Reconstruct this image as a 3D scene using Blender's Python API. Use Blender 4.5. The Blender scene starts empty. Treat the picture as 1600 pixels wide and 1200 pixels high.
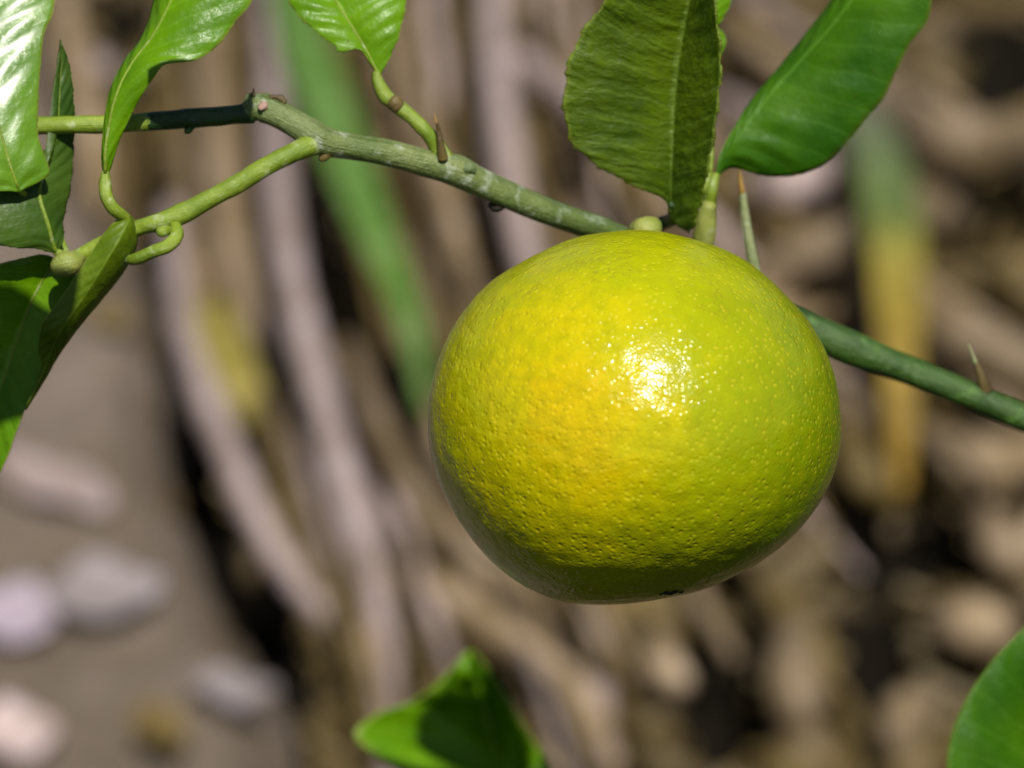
import bpy, math, random
import numpy as np
from mathutils import Vector, Matrix
random.seed(7); np.random.seed(7)
scn = bpy.context.scene
col = scn.collection

# ------------------------------------------------------------------ camera
PITCH = math.radians(30); FOCUS = 0.60; CAM_Z = 1.05
fwd = Vector((0, math.cos(PITCH), -math.sin(PITCH)))
upv = Vector((0, math.sin(PITCH), math.cos(PITCH)))
rgt = Vector((1, 0, 0))
CAM = Vector((0, -FOCUS*math.cos(PITCH), CAM_Z))
cd = bpy.data.cameras.new('camera'); cam = bpy.data.objects.new('camera', cd); col.objects.link(cam)
cam.matrix_world = Matrix.Translation(CAM) @ Matrix((rgt, upv, -fwd)).transposed().to_4x4()
cd.sensor_width = 36; cd.lens = 135; cd.clip_start = 0.02; cd.clip_end = 200
cd.dof.use_dof = True; cd.dof.focus_distance = FOCUS - 0.012
cd.dof.aperture_fstop = 15; cd.dof.aperture_blades = 0
scn.camera = cam

# ------------------------------------------------------------------ light
Lc = Vector((0.13, 0.55, 0.80)).normalized()                 # towards the sun: right, up, back
L = (rgt*Lc.x + upv*Lc.y - fwd*Lc.z).normalized()
w = bpy.data.worlds.new('World'); scn.world = w; w.use_nodes = True
nt = w.node_tree; nt.nodes.clear()
wo = nt.nodes.new('ShaderNodeOutputWorld'); bg = nt.nodes.new('ShaderNodeBackground')
sky = nt.nodes.new('ShaderNodeTexSky'); sky.sky_type = 'NISHITA'; sky.sun_disc = False
sky.sun_elevation = math.asin(L.z); sky.sun_rotation = math.atan2(L.x, L.y)
bg.inputs['Strength'].default_value = 0.05
nt.links.new(sky.outputs[0], bg.inputs[0]); nt.links.new(bg.outputs[0], wo.inputs[0])
sd = bpy.data.lights.new('sun', 'SUN'); sun = bpy.data.objects.new('sun', sd); col.objects.link(sun)
sd.energy = 5.0; sd.angle = math.radians(0.55); sd.color = (1.0, 0.95, 0.88)
sun.rotation_euler = L.to_track_quat('Z', 'Y').to_euler(); sun.location = (0, -1, 3)
vs = scn.view_settings; vs.view_transform = 'Standard'; vs.look = 'None'; vs.exposure = 0.0; vs.gamma = 1.0
vs.use_curve_mapping = False
scn.cycles.use_denoising = True
scn.cycles.max_bounces = 8

# ------------------------------------------------------------------ helpers
PX = 0.16/FOCUS/1600.0
def at(px, py, d=0.0):
    """Point seen at photo position (px,py), d millimetres behind the fruit's centre plane."""
    D = FOCUS + d*0.001
    return CAM + fwd*D + rgt*((px-800)*PX*D) + upv*((600-py)*PX*D)
def gp(px, py, h=0.0):
    """Point of the ground (or h metres over it) in the direction of (px,py)."""
    r = fwd + rgt*((px-800)*PX) + upv*((600-py)*PX)
    return CAM + r*((h-CAM.z)/r.z)
def gscale(px, py):
    return (gp(px, py)-CAM).dot(fwd)*PX
def tag(o, label=None, cat=None, group=None, kind=None):
    for k, v in (('label', label), ('category', cat), ('group', group), ('kind', kind)):
        if v: o[k] = v
    return o
def mesh_obj(name, verts, faces, mat, parent=None, uvs=None, smooth=True):
    me = bpy.data.meshes.new(name); me.from_pydata([tuple(v) for v in verts], [], faces); me.update()
    if uvs is not None:
        ul = me.uv_layers.new(name='UVMap')
        idx = np.empty(len(me.loops), dtype=np.int32); me.loops.foreach_get('vertex_index', idx)
        ul.data.foreach_set('uv', np.asarray(uvs, dtype=np.float32)[idx].ravel())
    me.polygons.foreach_set('use_smooth', [smooth]*len(me.polygons))
    if mat: me.materials.append(mat)
    o = bpy.data.objects.new(name, me); col.objects.link(o)
    if parent: o.parent = parent; o.matrix_parent_inverse = parent.matrix_world.inverted()
    return o
def empty(name, loc):
    o = bpy.data.objects.new(name, None); col.objects.link(o); o.location = loc
    o.empty_display_size = 0.01; o.matrix_world = Matrix.Translation(loc); return o
def cr(pts, n):
    """Catmull-Rom through pts (any dimension), n samples evenly by length."""
    P = np.array(pts, float)
    if len(P) == 2:
        t = np.linspace(0, 1, n)[:, None]; return P[0]*(1-t)+P[1]*t
    Q = np.vstack([2*P[0]-P[1], P, 2*P[-1]-P[-2]])
    out = []
    for i in range(len(P)-1):
        p0, p1, p2, p3 = Q[i:i+4]
        for t in np.linspace(0, 1, 24, endpoint=False):
            out.append(.5*((2*p1)+(-p0+p2)*t+(2*p0-5*p1+4*p2-p3)*t*t+(-p0+3*p1-3*p2+p3)*t**3))
    out.append(P[-1]); out = np.array(out)
    s = np.concatenate([[0], np.cumsum(np.linalg.norm(np.diff(out[:, :3], axis=0), axis=1))])
    tt = np.linspace(0, s[-1], n)
    return np.stack([np.interp(tt, s, out[:, k]) for k in range(out.shape[1])], 1)
def sweep(pts, n=40, sides=16, flat=1.0, rough=0.0, seed=0, twist=0.0, cap=True):
    """Tube through (x,y,z,r) points; returns verts, faces, uvs."""
    rs = np.random.RandomState(seed)
    S = cr(pts, n); C = S[:, :3]; R = np.maximum(S[:, 3], 1e-5)
    T = np.gradient(C, axis=0); T /= np.linalg.norm(T, axis=1)[:, None]+1e-12
    a = np.array([0, 0, 1.]) if abs(T[0, 2]) < .9 else np.array([1., 0, 0])
    N = a-T[0]*a.dot(T[0]); N /= np.linalg.norm(N)
    ph = rs.rand(8)*6.28
    length = np.concatenate([[0], np.cumsum(np.linalg.norm(np.diff(C, axis=0), axis=1))])
    V = []; U = []
    for i in range(n):
        N = N-T[i]*N.dot(T[i]); N /= np.linalg.norm(N)
        B = np.cross(T[i], N)
        for k in range(sides):
            q = 2*math.pi*k/sides+twist*i/n
            r = R[i]
            if rough:
                z = length[i]/R.mean()
                r *= 1+rough*(.5*math.sin(q*2+z*.7+ph[0])+.4*math.sin(q*3-z*1.3+ph[1])+.35*math.sin(z*2.1+ph[2])+.3*math.sin(q*5+z*2.7+ph[3]))
            V.append(C[i]+N*(math.cos(q)*r)+B*(math.sin(q)*r*flat)); U.append((length[i]*100, k/sides))
    F = []
    for i in range(n-1):
        for k in range(sides):
            k2 = (k+1) % sides
            F.append((i*sides+k, i*sides+k2, (i+1)*sides+k2, (i+1)*sides+k))
    if cap:
        for i, sg in ((0, -1), (n-1, 1)):
            V.append(C[i]+T[i]*R[i]*.45*sg); U.append((length[i]*100, .5)); c = len(V)-1
            for k in range(sides):
                k2 = (k+1) % sides
                F.append((c, i*sides+k2, i*sides+k) if sg < 0 else (c, i*sides+k, i*sides+k2))
    return V, F, U
def tube(name, pts, mat, parent=None, **kw):
    """pts: (px, py, d mm, r px)"""
    P = [(*at(p[0], p[1], p[2]), p[3]*PX*(FOCUS+p[2]*.001)) for p in pts]
    V, F, U = sweep(P, **kw)
    return mesh_obj(name, V, F, mat, parent, U)

# ------------------------------------------------------------------ materials
class NT:
    def __init__(s, name):
        s.m = bpy.data.materials.new(name); s.m.use_nodes = True; s.t = s.m.node_tree
        s.b = s.t.nodes['Principled BSDF']; s.o = s.t.nodes['Material Output']
    def n(s, kind, **kw):
        x = s.t.nodes.new('ShaderNode'+kind)
        for k, v in kw.items():
            if k.startswith('i_'): x.inputs[k[2:].replace('_', ' ')].default_value = v
            else: setattr(x, k, v)
        return x
    def l(s, a, b): s.t.links.new(a, b)
    def ramp(s, fac, stops):
        r = s.n('ValToRGB'); e = r.color_ramp.elements
        while len(e) < len(stops): e.new(.5)
        for i, (p, c) in enumerate(stops):
            e[i].position = p; e[i].color = (*c, 1) if len(c) == 3 else c
        s.l(fac, r.inputs[0]); return r.outputs[0]
    def mix(s, fac, a, b, mode='MIX'):
        m = s.n('Mix', data_type='RGBA', blend_type=mode)
        for v, i in ((fac, 0), (a, 6), (b, 7)):
            if hasattr(v, 'is_linked'): s.l(v, m.inputs[i])
            else: m.inputs[i].default_value = v if i == 0 else (*v, 1)
        return m.outputs[2]
    def math(s, op, a, b=None):
        m = s.n('Math', operation=op)
        for v, i in ((a, 0), (b, 1)):
            if v is None: continue
            if hasattr(v, 'is_linked'): s.l(v, m.inputs[i])
            else: m.inputs[i].default_value = v
        return m.outputs[0]
    def noise(s, vec, scale, detail=3, rough=.5):
        x = s.n('TexNoise'); x.inputs['Scale'].default_value = scale; x.inputs['Detail'].default_value = detail
        x.inputs['Roughness'].default_value = rough
        if vec is not None: s.l(vec, x.inputs['Vector'])
        return x.outputs[0]
    def bump(s, h, strength, dist, prev=None):
        b = s.n('Bump'); b.inputs['Strength'].default_value = strength; b.inputs['Distance'].default_value = dist
        s.l(h, b.inputs['Height'])
        if prev is not None: s.l(prev, b.inputs['Normal'])
        return b.outputs[0]
GRP = {}
def leaf_mat(name, c_dark, c_light, rough=.32, vein=.5, transl=.22, margin=(.30, .34, .06), coat=.0, spec=.5, crinkle=.0):
    N = NT(name); uv = N.n('UVMap').outputs[0]
    sp = N.n('SeparateXYZ'); N.l(uv, sp.inputs[0])
    u = N.math('ABSOLUTE', N.math('SUBTRACT', N.math('MULTIPLY', sp.outputs[0], 2.0), 1.0))   # 0 midrib .. 1 margin
    v = sp.outputs[1]
    obj = N.n('TexCoord').outputs['Object']
    n1 = N.noise(obj, 90, 4); n2 = N.noise(obj, 900, 3, .6)
    c = N.mix(N.ramp(n1, [(.35, (0, 0, 0)), (.65, (1, 1, 1))]), c_dark, c_light)
    c = N.mix(N.math('MULTIPLY', n2, .35), c, tuple(x*.55 for x in c_dark))
    # side veins
    wv = N.math('ADD', N.math('SUBTRACT', N.math('MULTIPLY', v, 13.0), N.math('MULTIPLY', u, 1.6)), N.math('MULTIPLY', n1, .9))
    tri = N.math('PINGPONG', wv, .5)
    vm = N.ramp(tri, [(.0, (1, 1, 1)), (.10, (0, 0, 0))])
    vfac = N.math('MULTIPLY', vm, vein)
    lv = tuple(min(1, x*1.5+.03) for x in c_light)
    c = N.mix(vfac, c, lv)
    mid = N.ramp(u, [(.0, (1, 1, 1)), (.05, (0, 0, 0))])
    c = N.mix(N.math('MULTIPLY', mid, .55), c, lv)
    mg = N.ramp(u, [(.955, (0, 0, 0)), (.985, (1, 1, 1))])
    c = N.mix(N.math('MULTIPLY', mg, .75), c, margin)
    sk = N.ramp(N.noise(obj, 700, 2, .5), [(.735, (0, 0, 0)), (.76, (1, 1, 1))])
    c = N.mix(N.math('MULTIPLY', sk, .7), c, (.09, .06, .015))
    # pale scuffs
    sc = N.ramp(N.noise(obj, 420, 5, .7), [(.70, (0, 0, 0)), (.76, (1, 1, 1))])
    c = N.mix(N.math('MULTIPLY', sc, .35), c, (.30, .34, .12))
    N.l(c, N.b.inputs['Base Color'])
    N.b.inputs['Roughness'].default_value = rough
    N.l(N.ramp(n2, [(.3, (rough*.8,)*3), (.7, (min(1, rough*1.35),)*3)]), N.b.inputs['Roughness'])
    N.b.inputs['Specular IOR Level'].default_value = spec
    N.b.inputs['Coat Weight'].default_value = coat; N.b.inputs['Coat Roughness'].default_value = .25
    b1 = N.bump(tri, .35, .0006)
    b2 = N.bump(N.noise(obj, 1500, 3), .25, .0003, b1)
    b3 = N.bump(N.noise(obj, 350, 2), .35, .0008, b2)
    if crinkle:
        cb = N.n('CombineXYZ'); N.l(N.math('MULTIPLY', u, 3.0), cb.inputs[0]); N.l(N.math('MULTIPLY', wv, 2.2), cb.inputs[1]); N.l(N.math('SIGN', N.math('SUBTRACT', sp.outputs[0], .5)), cb.inputs[2])
        cn = N.noise(cb.outputs[0], 1.3, 5, .6)
        b3 = N.bump(cn, crinkle, .0022, b3)
        c = N.mix(N.math('MULTIPLY', N.ramp(cn, [(.5, (0, 0, 0)), (.72, (1, 1, 1))]), .45), c, tuple(min(1, x*1.5) for x in c_light))
        N.l(c, N.b.inputs['Base Color'])
    N.l(b3, N.b.inputs['Normal'])
    tr = N.n('BsdfTranslucent'); N.l(N.mix(1.0, c, (1.0, 1.5, .35), 'MULTIPLY'), tr.inputs[0]); N.l(b3, tr.inputs['Normal'])
    ms = N.n('MixShader'); ms.inputs[0].default_value = transl
    N.l(N.b.outputs[0], ms.inputs[1]); N.l(tr.outputs[0], ms.inputs[2]); N.l(ms.outputs[0], N.o.inputs[0])
    return N.m
def stem_mat(name, c1, c2, wax=(.55, .6, .52), waxamt=.0, rough=.45, grain=1.0):
    N = NT(name); tc = N.n('TexCoord'); obj = tc.outputs['Object']
    n1 = N.noise(obj, 160, 4); n2 = N.noise(obj, 1400, 3, .6)
    c = N.mix(N.ramp(n1, [(.35, (0, 0, 0)), (.65, (1, 1, 1))]), c1, c2)
    c = N.mix(N.math('MULTIPLY', n2, .4), c, tuple(x*.5 for x in c1))
    if waxamt:
        wx = N.ramp(N.noise(obj, 330, 6, .65), [(.56, (0, 0, 0)), (.68, (1, 1, 1))])
        c = N.mix(N.math('MULTIPLY', wx, waxamt), c, wax)
    N.l(c, N.b.inputs['Base Color']); N.b.inputs['Roughness'].default_value = rough
    uv = N.n('UVMap').outputs[0]; mp = N.n('Mapping'); mp.inputs['Scale'].default_value = (1.2, 26, 1); N.l(uv, mp.inputs[0])
    b = N.bump(N.noise(mp.outputs[0], 2.0, 4), .35*grain, .0006)
    b = N.bump(N.noise(obj, 900, 4, .65), .5*grain, .0005, b)
    N.l(b, N.b.inputs['Normal'])
    return N.m
def branch_mat():
    m = stem_mat('bark_branch', (.11, .165, .035), (.22, .27, .085), waxamt=.6, wax=(.55, .60, .50), grain=1.5)
    t = m.node_tree; b = t.nodes['Principled BSDF']; src = b.inputs['Base Color'].links[0].from_socket
    tc = t.nodes.new('ShaderNodeTexCoord'); sp = t.nodes.new('ShaderNodeSeparateXYZ'); t.links.new(tc.outputs['Object'], sp.inputs[0])
    mr = t.nodes.new('ShaderNodeMapRange'); mr.inputs[1].default_value = -.01; mr.inputs[2].default_value = .045; t.links.new(sp.outputs[0], mr.inputs[0])
    mx = t.nodes.new('ShaderNodeMix'); mx.data_type = 'RGBA'; mx.blend_type = 'MULTIPLY'
    t.links.new(mr.outputs[0], mx.inputs[0]); t.links.new(src, mx.inputs[6]); mx.inputs[7].default_value = (.22, .44, .08, 1)
    t.links.new(mx.outputs[2], b.inputs['Base Color']); return m
def dry_mat(name, c1, c2, c3, scale=60, rough=.6):
    N = NT(name); tc = N.n('TexCoord'); obj = tc.outputs['Object']
    oi = N.n('ObjectInfo')
    uv = N.n('UVMap').outputs[0]; mp = N.n('Mapping'); mp.inputs['Scale'].default_value = (.25, 14, 1); N.l(uv, mp.inputs[0])
    n1 = N.noise(obj, scale, 4, .6); n2 = N.noise(mp.outputs[0], 2.0, 5, .6)
    c = N.ramp(n1, [(.30, c1), (.5, c2), (.72, c3)])
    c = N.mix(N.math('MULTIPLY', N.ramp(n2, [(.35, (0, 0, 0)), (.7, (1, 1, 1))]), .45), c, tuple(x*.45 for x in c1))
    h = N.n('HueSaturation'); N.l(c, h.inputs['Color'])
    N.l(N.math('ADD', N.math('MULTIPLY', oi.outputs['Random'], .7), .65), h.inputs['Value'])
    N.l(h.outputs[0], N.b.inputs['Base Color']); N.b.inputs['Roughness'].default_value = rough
    N.l(N.bump(n2, .5, .002, N.bump(n1, .5, .004)), N.b.inputs['Normal'])
    return N.m

M = {}
M['leaf_fresh'] = leaf_mat('leaf_fresh', (.10, .25, .001), (.16, .35, .002), rough=.34, vein=.14, transl=.25, coat=.0, spec=.28)
M['leaf_glossy'] = leaf_mat('leaf_glossy', (.10, .24, .001), (.15, .32, .002), rough=.36, vein=.16, transl=.22, coat=.7)
M['leaf_mature'] = leaf_mat('leaf_mature', (.042, .088, .001), (.095, .155, .001), rough=.45, vein=.25, transl=.10, margin=(.20, .26, .03), spec=.35, crinkle=.45)
M['leaf_olive'] = leaf_mat('leaf_olive', (.085, .15, .002), (.13, .20, .004), rough=.45, vein=.1, transl=.12, spec=.3)
M['leaf_deep'] = leaf_mat('leaf_deep', (.026, .115, .001), (.070, .195, .001), rough=.5, vein=.15, transl=.28, margin=(.13, .20, .02), spec=.22)
M['leaf_dark'] = leaf_mat('leaf_dark', (.030, .075, .006), (.060, .12, .008), rough=.42, vein=.12, transl=.10, margin=(.12, .18, .03), spec=.3)
M['bark_branch'] = branch_mat()
M['twig_green'] = stem_mat('twig_green', (.16, .25, .012), (.28, .38, .03), waxamt=.5, wax=(.58, .62, .42))
M['bark_green'] = stem_mat('bark_green', (.10, .16, .05), (.19, .25, .10), waxamt=.75, wax=(.52, .56, .52), grain=1.3)
M['bark_painted_shade'] = stem_mat('bark_painted_shade', (.012, .045, .008), (.025, .07, .012), waxamt=.04, rough=.4)  # cast shadow put into the bark colour
M['bud'] = stem_mat('bud', (.24, .30, .05), (.36, .38, .08), waxamt=.2)
M['scar'] = stem_mat('scar', (.40, .24, .18), (.55, .36, .30))
M['brown'] = stem_mat('brown', (.10, .07, .02), (.22, .16, .04))
M['thorn'] = stem_mat('thorn', (.30, .36, .14), (.45, .48, .26), waxamt=.4)
M['thorn_tip'] = stem_mat('thorn_tip', (.30, .16, .03), (.42, .26, .06))
M['dark_scar'] = stem_mat('dark_scar', (.012, .010, .006), (.03, .022, .01), rough=.7)

def rind_mat():
    N = NT('rind'); obj = N.n('TexCoord').outputs['Object']
    mp = N.n('Mapping'); mp.inputs['Scale'].default_value = (1/.031,)*3; N.l(obj, mp.inputs[0]); p = mp.outputs[0]
    sp = N.n('SeparateXYZ'); N.l(p, sp.inputs[0]); x, y, z = sp.outputs
    n0 = N.noise(p, 1.3, 3); n1 = N.noise(p, 4.5, 5, .6); n2 = N.noise(p, 16, 4, .6)
    # ripening: orange patch left of centre, green on the far right and round the blossom end
    dx = N.math('ADD', x, .34); dy = N.math('ADD', y, -.02)
    r = N.math('SQRT', N.math('ADD', N.math('MULTIPLY', dx, dx), N.math('MULTIPLY', N.math('MULTIPLY', dy, dy), .75)))
    r = N.math('ADD', r, N.math('MULTIPLY', N.math('SUBTRACT', n1, .5), .75))
    r = N.math('ADD', r, N.math('MULTIPLY', N.math('SUBTRACT', n0, .5), .5))
    g = N.math('ADD', N.math('MULTIPLY', x, .9), N.math('MULTIPLY', y, -.18))
    g = N.math('ADD', g, N.math('MULTIPLY', N.math('SUBTRACT', n1, .5), .9))
    cy = N.ramp(r, [(.08, (.60, .44, .001)), (.30, (.53, .455, .001)), (.65, (.37, .40, .001))])
    c = N.mix(N.ramp(g, [(.02, (0, 0, 0)), (.95, (1, 1, 1))]), cy, (.145, .225, .001))
    c = N.mix(N.math('MULTIPLY', N.ramp(n2, [(.42, (0, 0, 0)), (.72, (1, 1, 1))]), .5), c, (.31, .31, .002))
    # oil glands
    vo = N.n('TexVoronoi'); vo.inputs['Scale'].default_value = 27; N.l(p, vo.inputs['Vector'])
    vo.feature = 'SMOOTH_F1'; vo.inputs['Smoothness'].default_value = .15
    v2 = N.n('TexVoronoi'); v2.inputs['Scale'].default_value = 62; N.l(p, v2.inputs['Vector'])
    gl = N.ramp(vo.outputs['Distance'], [(.10, (1, 1, 1)), (.32, (0, 0, 0))])
    c = N.mix(N.math('MULTIPLY', gl, .30), c, (.74, .62, .03))
    pk = N.math('MULTIPLY', N.ramp(v2.outputs['Distance'], [(.06, (1, 1, 1)), (.20, (0, 0, 0))]),
                N.ramp(N.noise(p, 3.2, 3), [(.50, (0, 0, 0)), (.68, (1, 1, 1))]))
    c = N.mix(N.math('MULTIPLY', pk, .55), c, (.20, .20, .004))
    st = N.noise(p, 26, 5, .65)
    c = N.mix(N.math('MULTIPLY', N.ramp(st, [(.56, (0, 0, 0)), (.70, (1, 1, 1))]), .30), c, (.26, .24, .004))
    li = N.math('MULTIPLY', N.ramp(N.noise(p, 3.4, 5, .6), [(.485, (0, 0, 0)), (.5, (1, 1, 1)), (.515, (0, 0, 0))]), N.ramp(N.noise(p, 2.1, 2), [(.52, (0, 0, 0)), (.64, (1, 1, 1))]))
    c = N.mix(N.math('MULTIPLY', li, .38), c, (.22, .17, .01))
    # pale rubbed patches
    ru = N.ramp(N.noise(p, 7, 6, .7), [(.66, (0, 0, 0)), (.74, (1, 1, 1))])
    c = N.mix(N.math('MULTIPLY', ru, .22), c, (.50, .46, .10))
    N.l(c, N.b.inputs['Base Color'])
    N.b.inputs['Roughness'].default_value = .23
    N.b.inputs['Specular IOR Level'].default_value = .32
    N.b.inputs['Subsurface Weight'].default_value = .0; N.b.inputs['Subsurface Radius'].default_value = (1, .7, .1)
    N.b.inputs['Subsurface Scale'].default_value = .0015
    lowb = N.math('ADD', N.math('MULTIPLY', N.math('ADD', x, y), -.22), .22)          # coarser pebbling low on the shaded flank
    nb = N.math('MULTIPLY', N.noise(p, 12, 1, .4), N.math('MAXIMUM', N.math('MINIMUM', lowb, .19), .13))
    b = N.bump(nb, 1.0, .0012)
    b = N.bump(N.math('MINIMUM', vo.outputs['Distance'], .42), .42, .0006, b)
    b = N.bump(v2.outputs['Distance'], .15, .0003, b)
    N.l(b, N.b.inputs['Normal'])
    return N.m
M['rind'] = rind_mat()

def soil_mat(name, c1, c2, c3, sc=1.0):
    N = NT(name); obj = N.n('TexCoord').outputs['Object']
    n1 = N.noise(obj, 6*sc, 6, .6); n2 = N.noise(obj, 60*sc, 5, .65)
    c = N.ramp(n1, [(.30, c1), (.5, c2), (.72, c3)])
    c = N.mix(N.math('MULTIPLY', n2, .6), c, c1)
    N.l(c, N.b.inputs['Base Color']); N.b.inputs['Roughness'].default_value = .9; N.b.inputs['Specular IOR Level'].default_value = .12
    N.l(N.bump(n2, .8, .01, N.bump(n1, .6, .03)), N.b.inputs['Normal'])
    return N.m
M['soil_painted_shade'] = soil_mat('soil_painted_shade', (.006, .005, .003), (.014, .011, .006), (.035, .026, .014))  # near-black soil tone standing for shade in the gaps, unassigned
M['brown_soil'] = soil_mat('brown_soil', (.075, .052, .018), (.14, .10, .048), (.25, .19, .13), 2.0)
def ground_mat():
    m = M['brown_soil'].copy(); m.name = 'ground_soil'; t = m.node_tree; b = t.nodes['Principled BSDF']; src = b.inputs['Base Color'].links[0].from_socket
    a = t.nodes.new('ShaderNodeAttribute'); a.attribute_name = 'soil_painted_shade'
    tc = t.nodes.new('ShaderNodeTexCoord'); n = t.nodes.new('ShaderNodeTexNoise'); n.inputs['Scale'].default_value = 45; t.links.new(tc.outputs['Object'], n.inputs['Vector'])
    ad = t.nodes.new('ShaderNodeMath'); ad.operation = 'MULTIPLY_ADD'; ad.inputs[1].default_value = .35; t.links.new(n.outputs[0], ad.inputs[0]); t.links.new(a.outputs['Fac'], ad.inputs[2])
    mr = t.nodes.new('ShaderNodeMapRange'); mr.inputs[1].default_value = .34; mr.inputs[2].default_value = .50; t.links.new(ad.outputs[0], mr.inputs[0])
    mx = t.nodes.new('ShaderNodeMix'); mx.data_type = 'RGBA'; t.links.new(mr.outputs[0], mx.inputs[0]); t.links.new(src, mx.inputs[6]); mx.inputs[7].default_value = (.008, .006, .003, 1)  # shade of the gaps painted as near-black soil
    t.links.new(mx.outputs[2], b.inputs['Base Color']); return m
M['ground_soil'] = ground_mat()
M['bare_soil'] = soil_mat('bare_soil', (.15, .115, .08), (.225, .18, .138), (.33, .27, .23), 2.6)
M['dry_tan'] = dry_mat('dry_tan', (.17, .115, .048), (.285, .205, .112), (.42, .32, .23))
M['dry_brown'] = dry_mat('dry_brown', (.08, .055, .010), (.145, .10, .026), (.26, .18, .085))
M['dry_pale'] = dry_mat('dry_pale', (.28, .21, .165), (.42, .325, .295), (.60, .49, .51))
M['dry_grey'] = dry_mat('dry_grey', (.17, .14, .13), (.21, .18, .178), (.27, .235, .245))
M['dry_yellow'] = dry_mat('dry_yellow', (.15, .12, .015), (.22, .18, .03), (.30, .25, .08))
M['dry_white'] = dry_mat('dry_white', (.52, .42, .48), (.66, .54, .63), (.76, .66, .74))
M['blade_green'] = dry_mat('blade_green', (.085, .21, .015), (.14, .30, .035), (.24, .38, .13))
M['blade_fading'] = dry_mat('blade_fading', (.3, .3, .3), (.45, .45, .45), (.6, .6, .6))
def fading():
    t = M['blade_fading'].node_tree; b = t.nodes['Principled BSDF']; src = b.inputs['Base Color'].links[0].from_socket
    uv = t.nodes.new('ShaderNodeUVMap'); sp = t.nodes.new('ShaderNodeSeparateXYZ'); t.links.new(uv.outputs[0], sp.inputs[0])
    mr = t.nodes.new('ShaderNodeMath'); mr.operation = 'DIVIDE'; mr.inputs[1].default_value = 40; t.links.new(sp.outputs[0], mr.inputs[0])
    r = t.nodes.new('ShaderNodeValToRGB'); t.links.new(mr.outputs[0], r.inputs[0]); e = r.color_ramp.elements
    for _ in range(3): e.new(.5)
    for x, (p, c) in zip(e, [(0, (.40, .36, .26)), (.22, (.26, .34, .14)), (.48, (.26, .38, .08)), (.62, (.62, .50, .07)), (1, (.70, .40, .02))]):
        x.position = p; x.color = (*c, 1)
    mx = t.nodes.new('ShaderNodeMix'); mx.data_type = 'RGBA'; mx.blend_type = 'MULTIPLY'; mx.inputs[0].default_value = 1
    t.links.new(src, mx.inputs[6]); t.links.new(r.outputs[0], mx.inputs[7]); t.links.new(mx.outputs[2], b.inputs['Base Color'])
fading()


# ------------------------------------------------------------------ the ground
def fbm(x, y, seed=0):
    rs = np.random.RandomState(seed); h = 0*x
    for k in range(5):
        a = rs.rand()*6.28; f = 5*1.9**k; p = rs.rand(2)*6.28
        h = h+np.sin((x*math.cos(a)+y*math.sin(a))*f+p[0])*np.cos((-x*math.sin(a)+y*math.cos(a))*f*1.1+p[1])/1.7**k
    return h
def grid_sheet(name, xs, ys, hf, mat, keep=None):
    X, Y = np.meshgrid(xs, ys); Z = hf(X, Y)
    V = np.stack([X, Y, Z], -1).reshape(-1, 3); nx = len(xs); F = []
    for j in range(len(ys)-1):
        for i in range(nx-1):
            if keep is None or keep((xs[i]+xs[i+1])/2, (ys[j]+ys[j+1])/2):
                F.append((j*nx+i, j*nx+i+1, (j+1)*nx+i+1, (j+1)*nx+i))
    return mesh_obj(name, V, F, mat)
xs = np.concatenate([[-30, -8, -3, -1.4], np.linspace(-.9, .9, 220), [1.4, 3, 8, 30]])
ys = np.concatenate([[-30, -8, -3, -.8], np.linspace(.1, 3.0, 380), [3.6, 5, 10, 40]])
def hground(X, Y):
    near = np.exp(-((X/1.0)**4)-(((Y-1.4)/1.4)**4))
    return (.006*fbm(X, Y, 3)-.004)*near
HOL = [(1125,1095,100,105),(1370,1050,85,120),(1480,300,75,60),(1570,345,55,50),(1565,85,90,90),(1440,860,90,60),(1310,800,60,80),(335,800,48,150),(410,965,48,75),(250,330,30,160),(280,600,34,140),(440,1120,42,110),(520,330,45,110),(540,1030,40,30),(1590,960,40,60),(1540,690,60,40),(690,280,40,80),(200,30,45,70),(600,650,35,70)]  # shadow gaps in the litter, sunk and painted dark
HC = [(gp(x, y+45, -.02).x, gp(x, y+45, -.02).y, a*gscale(x, y), b*gscale(x, y)/math.sin(PITCH)) for x, y, a, b in HOL]
def hollow(X, Y):
    d = 0*X
    for hx, hy, a, b in HC: d = np.maximum(d, np.exp(-(((X-hx)/a)**2+((Y-hy)/b)**2)**1.5))
    return d
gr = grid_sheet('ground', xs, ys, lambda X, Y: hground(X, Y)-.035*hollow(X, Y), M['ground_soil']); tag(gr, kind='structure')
XY = np.array([v.co[:2] for v in gr.data.vertices]); at_ = gr.data.attributes.new('soil_painted_shade', 'FLOAT', 'POINT')
far = np.clip(np.maximum(np.abs(XY[:, 0])-.70, np.maximum(.50-XY[:, 1], XY[:, 1]-2.5))*6, 0, 1)  # outer ground painted dark as well, to cut bounce light
at_.data.foreach_set('value', np.maximum(hollow(XY[:, 0], XY[:, 1]), far).astype(np.float32))  # mask of painted shade: hollows and outer ground
def bare(px, py, lim): g = gp(px, py, 0); return float(hollow(np.array(g.x), np.array(g.y))) > lim     # over hollows whose shade is painted near-black

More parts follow.
